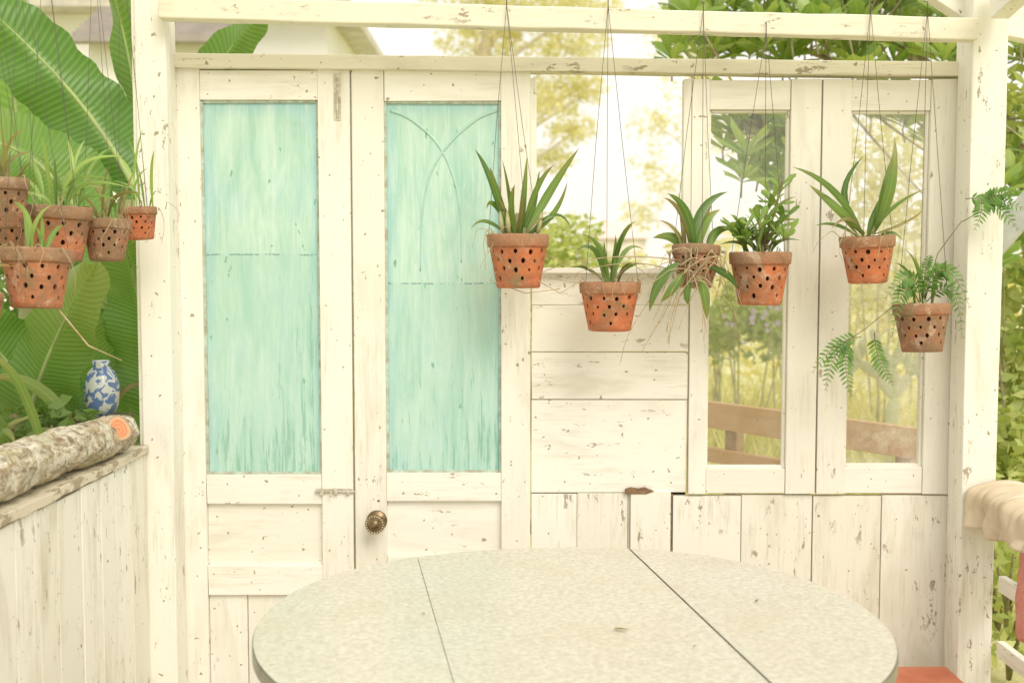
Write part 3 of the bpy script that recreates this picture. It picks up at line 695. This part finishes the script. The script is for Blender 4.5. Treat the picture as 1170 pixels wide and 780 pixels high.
GLo=leafmat('garden_leaf',(0.22,0.35,0.08),(0.62,0.68,0.29),None,.4,.5)
GPa=leafmat('pale_leaf',(0.68,0.65,0.40),(0.88,0.84,0.58),None,.45,.6)  # washed-out haze of the background is put into this leaf colour
GYe=leafmat('yellow_leaf',(0.60,0.57,0.18),(0.90,0.83,0.42),None,.45,.6)
GDk=leafmat('shrub_leaf',(0.08,0.18,0.035),(0.30,0.44,0.11),None,.35,.45)

mb=MB(); X0,Y0=-0.9,22.0
PALE=simple('pale_bark',(0.76,0.70,0.56),(0.60,0.53,0.42),3,.8)
mb.tube(bez((X0,Y0,-.2),(X0+.2,Y0,4),(X0+.5,Y0,9.5),12),[.28-.018*i for i in range(13)],1,10)
for (x,z,s,n) in [(-.9,7.6,1.3,1700),(.4,7.6,1.3,1700),(.1,6.6,1.1,1200),(1.3,6.3,.9,800),(1.2,5.3,.85,800),(1.3,4.5,.6,450),(.9,3.9,.55,350),(-.8,6.5,.9,700),(1.5,7.2,.9,700),(1.7,5.4,.5,240),(.5,5.0,.7,450)]:
    foliage(mb,(x,Y0+R.uniform(-.6,.6),z),(s,s,s*.62),n,.17,0,hole=-.02,asp=.3,seed=x)
    mb.tube(bez((X0+.35*(z-1.5)/9,Y0,z-1.6),(X0+.5*(x-X0),Y0,z-.9),(x,Y0,z-.1)),[.07-.007*i for i in range(9)],1,6)
mb.build('eucalyptus_tree',[GPa,PALE])
mb=MB(); mb.tube(bez((5.2,27,-.2),(4.9,27,4),(4.6,27,8)),[.20-.02*i for i in range(9)],1,8)
for (x,z,s,n) in [(3.8,5.2,.9,260),(4.2,3.6,.8,240),(5.0,6.4,1.2,400),(3.6,4.2,.6,120),(6.0,5,1.2,500),(4.3,7.6,1.3,500),(3.4,2.9,.6,200)]:
    foliage(mb,(x,27,z),(s,s,s*.7),n,.19,0,hole=.05,asp=.3,seed=x); mb.tube(bez((4.9,27,z-1.2),(4.7,27,z-.5),(x,27,z)),[.05-.005*i for i in range(9)],1,5)
mb.build('slender_tree',[GPa,PALE])
mb=MB()
for i in range(46):
    x=-40+i*2.6+R.uniform(-1,1); h=R.uniform(1.2,3.2)
    if 4.0<x<9.5: h*=.5
    foliage(mb,(x,60+R.uniform(-4,4),h*.45),(2.2,2,h),190,.75,0,hole=-.2,seed=i)
mb.build('distant_trees',[GPa])

# broad-leaved tree over the right windows
mb=MB(); T0=Vector((2.75,2.5,-.1)); limbs=[]
def limb(p0,p1,p2,r0,r1):
    q=bez(p0,p1,p2,14); mb.tube(q,[r0+(r1-r0)*i/14 for i in range(15)],1,8); limbs.extend(q)
fork=T0+Vector((-.15,0,2.0))
limb(T0,T0+Vector((.1,0,1.0)),fork,.085,.06)
for tp in [(1050,-30,2.0),(900,-10,2.3),(760,20,2.6),(820,-60,2.0),(1180,60,2.2),(1190,220,2.4),(870,150,1.8),(960,30,1.7),(1060,60,2.8)]:
    t=el(*tp); limb(fork,fork.lerp(t,.5)+Vector((0,0,.28 if tp[1]<100 else .4)),t,.024,.008)
ros=[]
for i in range(150):
    u=R.uniform(755,1110); v=R.uniform(-60,66) if R.random()<.9 else R.uniform(60,88)
    if u<800 and R.random()<.4: u+=150
    ros.append(el(u,v,R.uniform(1.5,2.8)))
for i in range(40): ros.append(el(R.uniform(1130,1240),R.uniform(0,330),R.uniform(1.2,2.6)))
for u,v in [(835,150),(850,175),(885,165),(870,140),(895,150),(862,195),(890,190),(840,135),(905,140),(880,210),(825,165),(900,180),(850,150),(870,120),(830,120),(845,200)]: ros.append(el(u,v,R.uniform(1.5,2.0)))
for u,v in [(990,130),(1030,140),(1055,160),(1010,110)]: ros.append(el(u,v,R.uniform(1.8,2.4)))
for p in ros:
    h=min(limbs[15:],key=lambda q:(q-p).length); mid=h.lerp(p,.5)+Vector((0,0,-.04))
    mb.tube(bez(h,mid,p,5),[.007,.006,.005,.0045,.004,.0035],1,5)
    stemros(mb,tuple(p-Vector((0,0,.10))),tuple(p),R.randint(10,15),R.uniform(.13,.19),R.uniform(.045,.062),0,1,prof='obov',up=.4)
mb.build('broadleaf_tree',[leafmat('broad_leaf',(0.19,0.36,0.07),(0.60,0.70,0.25),None,.48,.32),BARKM])

def bush(name,items,mats,size=.07):
    mb=MB()
    for it in items:
        c,r,n=it[:3]; foliage(mb,c,r,n,it[3] if len(it)>3 else size,it[4] if len(it)>4 else 0,hole=-.12,asp=.5,seed=c[0])
        for k in range(5):
            b=Vector((c[0],c[1],-.1)); t=Vector(c)+Vector((R.uniform(-.7,.7)*r[0],R.uniform(-.5,.5)*r[1],R.uniform(.0,.6)*r[2])); mb.tube([b,b.lerp(t,.5)+Vector((R.uniform(-.05,.05),0,0)),t],[.010,.007,.004],len(mats)-1,5)
    return mb.build(name,mats)
def at(u,v,y): return tuple(el(u,v,y))
SUN=leafmat('sunny_leaf',(0.28,0.42,0.09),(0.76,0.77,0.34),None,.4,.5)
PST=simple('pale_stem',(0.50,0.48,0.26),(0.38,0.34,0.18),30,.7)
bush('garden_shrub',[(at(860,365,4.2),(.42,.4,.28),1700,.06),(at(905,370,4.4),(.3,.3,.25),800,.06),(at(815,385,4.6),(.2,.3,.2),400,.06)],[GLo,PST])
bush('garden_shrub',[(at(650,285,5.5),(.35,.4,.3),700,.07),(at(610,300,5.8),(.4,.4,.45),900,.07),(at(690,312,5.2),(.4,.4,.2),500)],[SUN,PST])
bush('garden_shrub',[(at(1010,215,4.5),(.5,.5,.7),1300,.075),(at(1050,320,4.8),(.4,.4,.6),900,.07),(at(970,300,5.2),(.4,.4,.5),700,.07)],[GPa,PST])
bush('garden_shrub',[(at(1160,420,1.6),(.22,.4,.75),1500,.08),(at(1190,200,1.8),(.25,.4,.8),800,.08),(at(1165,640,1.0),(.25,.5,.4),700,.07),(at(1150,560,1.5),(.22,.4,.4),500,.07)],[SUN,STEM])
bush('garden_hedge',[((x,8.3+R.uniform(-.5,.5),.9+R.uniform(-.2,.3)),(.9,.7,.75+R.uniform(0,.4)),600,.12) for x in [1.2,2.1,3.0,3.9,4.8]],[GYe,PST])
bush('garden_hedge',[((x,9.8+R.uniform(-.5,.5),1.0+R.uniform(-.2,.4)),(1,.7,.9),600,.12) for x in [-5.6,-4.4,-3.2,-2,-.6,.4]],[SUN,PST])
mb=MB()
for i in range(3000):
    x=R.uniform(.5,4.2); y=R.uniform(2.0,6.5); h=R.uniform(.35,.85)
    b=Vector((x,y,-.12)); lean=Vector((R.uniform(-.25,.25),R.uniform(-.2,.2),0)); mb.leaf(b,b+Vector((0,0,h*.6)),b+lean+Vector((0,0,h)),.022,0,segs=3,prof='strap')
mb.build('tall_grass',[GYe])
PF=simple('purple_petal',(0.50,0.38,0.62),(0.62,0.52,0.70),20,.6)
mb=MB()
for i in range(30):
    p=Vector(at(R.uniform(820,930),R.uniform(335,400),3.8+R.uniform(-.15,.1)))
    for k in range(5):
        a=k*1.257; d=Vector((math.cos(a),-.3,math.sin(a))); mb.leaf(p,p+d*.008,p+d*.018,.012,0,segs=3,prof='oval')
mb.build('purple_flowers',[PF])
CM=simple('cactus_skin',(0.52,0.56,0.32),(0.68,0.67,0.46),14,.6,0,.3)
mb=MB()
def paddle(c,ang,l,w,yaw):
    vs=[];fs=[];nu,nv=16,10; rot=Matrix.Rotation(yaw,3,'Z')@Matrix.Rotation(ang,3,'Y')
    for i in range(nv+1):
        for j in range(nu):
            a=2*math.pi*j/nu;b=math.pi*i/nv; v=Vector((math.sin(b)*math.cos(a)*w*(1+.15*math.cos(b)*-1),math.sin(b)*math.sin(a)*.012,l/2-math.cos(b)*l/2)); vs.append(Vector(c)+rot@v)
    for i in range(nv):
        for j in range(nu): fs.append((i*nu+j,i*nu+(j+1)%nu,(i+1)*nu+(j+1)%nu,(i+1)*nu+j))
    mb.add(vs,fs,0,None,True); return Vector(c)+rot@Vector((0,0,l*.95))
for bx in (1.85,2.1,2.35):
    by=3.2+R.uniform(-.2,.2); p=Vector((bx,by,-.12))
    for k in range(4): p=paddle(p,R.uniform(-.2,.2),.23,.045,R.uniform(-.5,.5))
    for a in (-.7,.0,.7):
        q=paddle(p,a+R.uniform(-.15,.15),.17,.038,R.uniform(-.6,.6))
        for a2 in (-.5,.4):
            q2=paddle(q,a*.6+a2,.14,.03,R.uniform(-.7,.7))
            if R.random()<.6: paddle(q2,a*.4+R.uniform(-.5,.5),.11,.025,R.uniform(-.7,.7))
mb.build('prickly_pear_cactus',[CM])

# banana plant (left)
mb=MB()
ST=Vector(at(150,600,.75))
mb.tube([(ST.x,ST.y,-.1),(ST.x-.02,ST.y,.9),(ST.x+.02,ST.y,1.7)],[.10,.085,.06],1,14)
mb.tube([(ST.x-.55,ST.y+.3,-.1),(ST.x-.5,ST.y+.3,.8),(ST.x-.45,ST.y+.3,1.5)],[.09,.08,.05],1,14)
for b,c,t,w,y,fc in [((170,250),(120,110),(-60,-30),.30,.7,(.25,-1,.35)),
                     ((165,330),(180,120),(118,-70),.20,.9,(-.5,-1,.1)),
                     ((130,330),(60,130),(-60,170),.34,.5,(.2,-1,.5)),
                     ((20,560),(20,440),(112,300),.22,-.02,(.2,-1,.2)),
                     ((165,300),(215,100),(305,20),.22,1.2,(.2,-1,.3)),
                     ((40,420),(30,150),(5,-80),.24,1.4,(.3,-1,.1)),
                     ((165,520),(172,360),(140,270),.26,.3,(0,-1,.1)),
                     ((90,560),(40,430),(-60,350),.26,.1,(.1,-1,.4)),
                     ((150,540),(120,430),(60,330),.2,.35,(.1,-1,.3)),
                     ((150,400),(90,250),(70,120),.28,1.5,(.1,-1,.2)),
                     ((170,250),(165,80),(205,-120),.20,1.6,(.1,-1,.2))]:
    P0,P1,P2=el(*b,y),el(*c,y+.1),el(*t,y-.15)
    mb.leaf(P0,P1,P2,w,0,face=fc,segs=44,fold=.34,prof='ban',wav=.022,across=4)
    pp=bez(P0,P1,P2,12); mb.tube([q+Vector((0,.004,0)) for q in pp],[.013-.001*i for i in range(13)],2,8)
mb.build('banana_plant',[BAN,simple('banana_stem',(0.30,0.34,0.14),(0.32,0.22,0.10),9,.7),simple('banana_rib',(0.42,0.52,0.20),None,10,.5)])
mb=MB()
for i in range(95):
    b=Vector((R.uniform(-1.75,-1.16),R.uniform(-.60,.30),R.uniform(.55,.92))); l=R.uniform(.20,.50); a=R.uniform(-.65,.55)
    t=b+Vector((a*l*1.3,R.uniform(-.2,.15),l)); t.x=min(t.x,-1.08)
    mb.leaf(b,b.lerp(t,.55)+Vector((-a*.12,0,.12)),t+Vector((0,0,-.10)),R.uniform(.018,.044),R.choice([0,0,0,1]),prof='strap')
    mb.tube([(b.x,b.y,-.1),tuple(b)],.008,2,5)
mb.build('bromeliad_clump',[leafmat('broml',(0.07,0.16,0.03),(0.34,0.46,0.12),(0.5,0.4,0.15),.35,.4),ORCHB,STEM])
bush('garden_shrub',[((-1.9,1.4,1.0),(.6,.5,.6),1300,.09),((-1.45,.9,.8),(.25,.3,.5),500,.08),((-2.6,1.7,1.4),(.7,.5,.8),900,.1),((-1.30,-.12,.98),(.17,.12,.13),420,.05)],[GDk,STEM])
CB=NT('blue_white_glaze'); co=CB.coord(); n=CB.noise(co,38,2,.5,1.2); CBm=CB.fin(CB.mix(CB.step(n,.50,.54),(0.78,0.80,0.78),(0.16,0.26,0.52)),.15)
c=at(114,468,.12); mb=MB(); mb.lathe((c[0],c[1],c[2]-.02),[(.001,0),(.035,0),(.050,.04),(.052,.09),(.040,.13),(.022,.15),(.027,.165),(.024,.165),(.018,.15)],'z',28,0)
mb.build('ceramic_jar',[CBm])
mb=MB(); mb.box(c[0]-.24,c[0]+.06,c[1]-.10,c[1]+.10,c[2]-.045,c[2]-.021,0)
for x in (-.22,.04):
    for y in (-.08,.08): mb.box(c[0]+x-.012,c[0]+x+.012,c[1]+y-.012,c[1]+y+.012,-.12,c[2]-.045,0)
mb.build('plant_stand',[simple('mossy_wood',(0.24,0.24,0.12),(0.16,0.13,0.07),30,.8)],None,.002)
c=(c[0]-.145,c[1]-.03,c[2]+.052); mb=MB(); mb.lathe((c[0],c[1],c[2]),[(.0,.0),(.045,.001),(.052,.008),(.072,.016),(.073,.014),(.055,.004),(.04,-.004),(0,-.004)],'y',36,0); mb.build('ceramic_plate',[simple('plate_glaze',(.74,.71,.62),(.60,.55,.44),12,.3)])

# ------------------------------------------------------------------ houses
HW=simple('white_render',(0.90,0.89,0.84),(0.85,0.84,0.79),1.5,.8); RF=simple('roof_tiles',(0.42,0.38,0.34),(0.32,0.29,0.26),5,.8,0,.5); WG=simple('window_dark',(0.32,0.36,0.38),None,4,.15); FRM=simple('window_frame',(0.66,0.62,0.52),None,4,.5)
e=empty('white_house',(-4.6,9.5,0)); mb=MB()
mb.box(-3.2,2.55,0,5,-.1,4.25,0)
mb.box(-3.4,2.85,-.40,5.2,4.25,4.36,3)
for x in (-2.2,-.6,1.0,2.0):
    mb.box(x-.35,x+.35,-.02,.05,2.9,3.75,3); mb.box(x-.30,x-.02,-.035,-.02,2.95,3.70,2); mb.box(x+.02,x+.30,-.035,-.02,2.95,3.70,2)
mb.box(-2.8,2.1,.8,4.6,4.36,6.4,0); mb.box(-3.0,2.3,.6,4.8,6.4,6.5,3)
for x in (-1.6,.3,1.4): mb.box(x-.35,x+.35,.77,.85,4.9,5.9,3); mb.box(x-.30,x+.30,.755,.77,4.95,5.85,2)
mb.build('walls_and_roof',[HW,RF,WG,FRM],e)
e2=MB(); e2.box(-.9,.45,0,1.5,-.1,3.55,0)
for k in range(9):
    z=3.5+k*.055; y=-.25+k*.1; e2.box(-1.0,.55,y,y+.14,z,z+.05,1)
o=e2.build('tiled_outbuilding',[HW,RF]); o.location=(-3.0,7.4,0)
PRR=simple('pink_roof',(.88,.74,.66),None,2,.8)  # distance haze is put into the pale roof and wall colours
mb=MB(); mb.box(7.2,11.2,92,98,-.1,3.9,0); mb.add([(6.8,91.6,3.9),(11.6,91.6,3.9),(11.6,98.4,3.9),(6.8,98.4,3.9),(8.2,95,5.6),(10.2,95,5.6)],[(0,1,5,4),(1,2,5),(2,3,4,5),(3,0,4)],1,.5)
for x in (8.0,9.4,10.5): mb.box(x-.35,x+.35,91.95,92.0,1.8,2.9,2)
mb.build('distant_house',[simple('pink_render',(.88,.82,.76),None,1,.8),PRR,FRM])

# ------------------------------------------------------------------ light, camera
w=bpy.data.worlds.new('World'); scene.world=w; w.use_nodes=True; nt=w.node_tree; bg=nt.nodes['Background']
sky=nt.nodes.new('ShaderNodeTexSky'); sky.sky_type='NISHITA'; sky.sun_disc=False
SD=Vector((.35,-.66,.74)).normalized(); sky.sun_elevation=math.asin(SD.z); sky.sun_rotation=math.atan2(SD.x,SD.y); sky.dust_density=3.0
tc=nt.nodes.new('ShaderNodeTexCoord'); cn=nt.nodes.new('ShaderNodeTexNoise'); cn.inputs['Scale'].default_value=2.2; cn.inputs['Detail'].default_value=4
nt.links.new(tc.outputs['Generated'],cn.inputs['Vector'])
cc=nt.nodes.new('ShaderNodeMix'); cc.data_type='RGBA'; nt.links.new(cn.outputs['Fac'],cc.inputs[0]); cc.inputs[6].default_value=(7.4,7.0,6.2,1); cc.inputs[7].default_value=(9.2,8.8,7.95,1)
mx=nt.nodes.new('ShaderNodeMix'); mx.data_type='RGBA'; mx.inputs[0].default_value=.88   # thin bright overcast over the blue sky
nt.links.new(sky.outputs[0],mx.inputs[6]); nt.links.new(cc.outputs[2],mx.inputs[7]); nt.links.new(mx.outputs[2],bg.inputs[0]); bg.inputs[1].default_value=.15
sl=bpy.data.lights.new('sun','SUN'); sl.energy=2.0; sl.angle=math.radians(32); sl.color=(1,.93,.82); so=bpy.data.objects.new('sun',sl); scene.collection.objects.link(so)
so.rotation_euler=(-SD).to_track_quat('-Z','Y').to_euler()
cd=bpy.data.cameras.new('camera'); cam=bpy.data.objects.new('camera',cd); scene.collection.objects.link(cam); scene.camera=cam
cam.location=(0,-CAM_D,CAM_H); cam.rotation_euler=(math.radians(90-3.7),0,0); cd.sensor_width=36; cd.lens=40; cd.clip_start=.05; cd.clip_end=1500
cd.dof.use_dof=True; cd.dof.focus_distance=3.1; cd.dof.aperture_fstop=3.2
scene.view_settings.view_transform='Standard'; scene.view_settings.look='None'; scene.view_settings.exposure=0
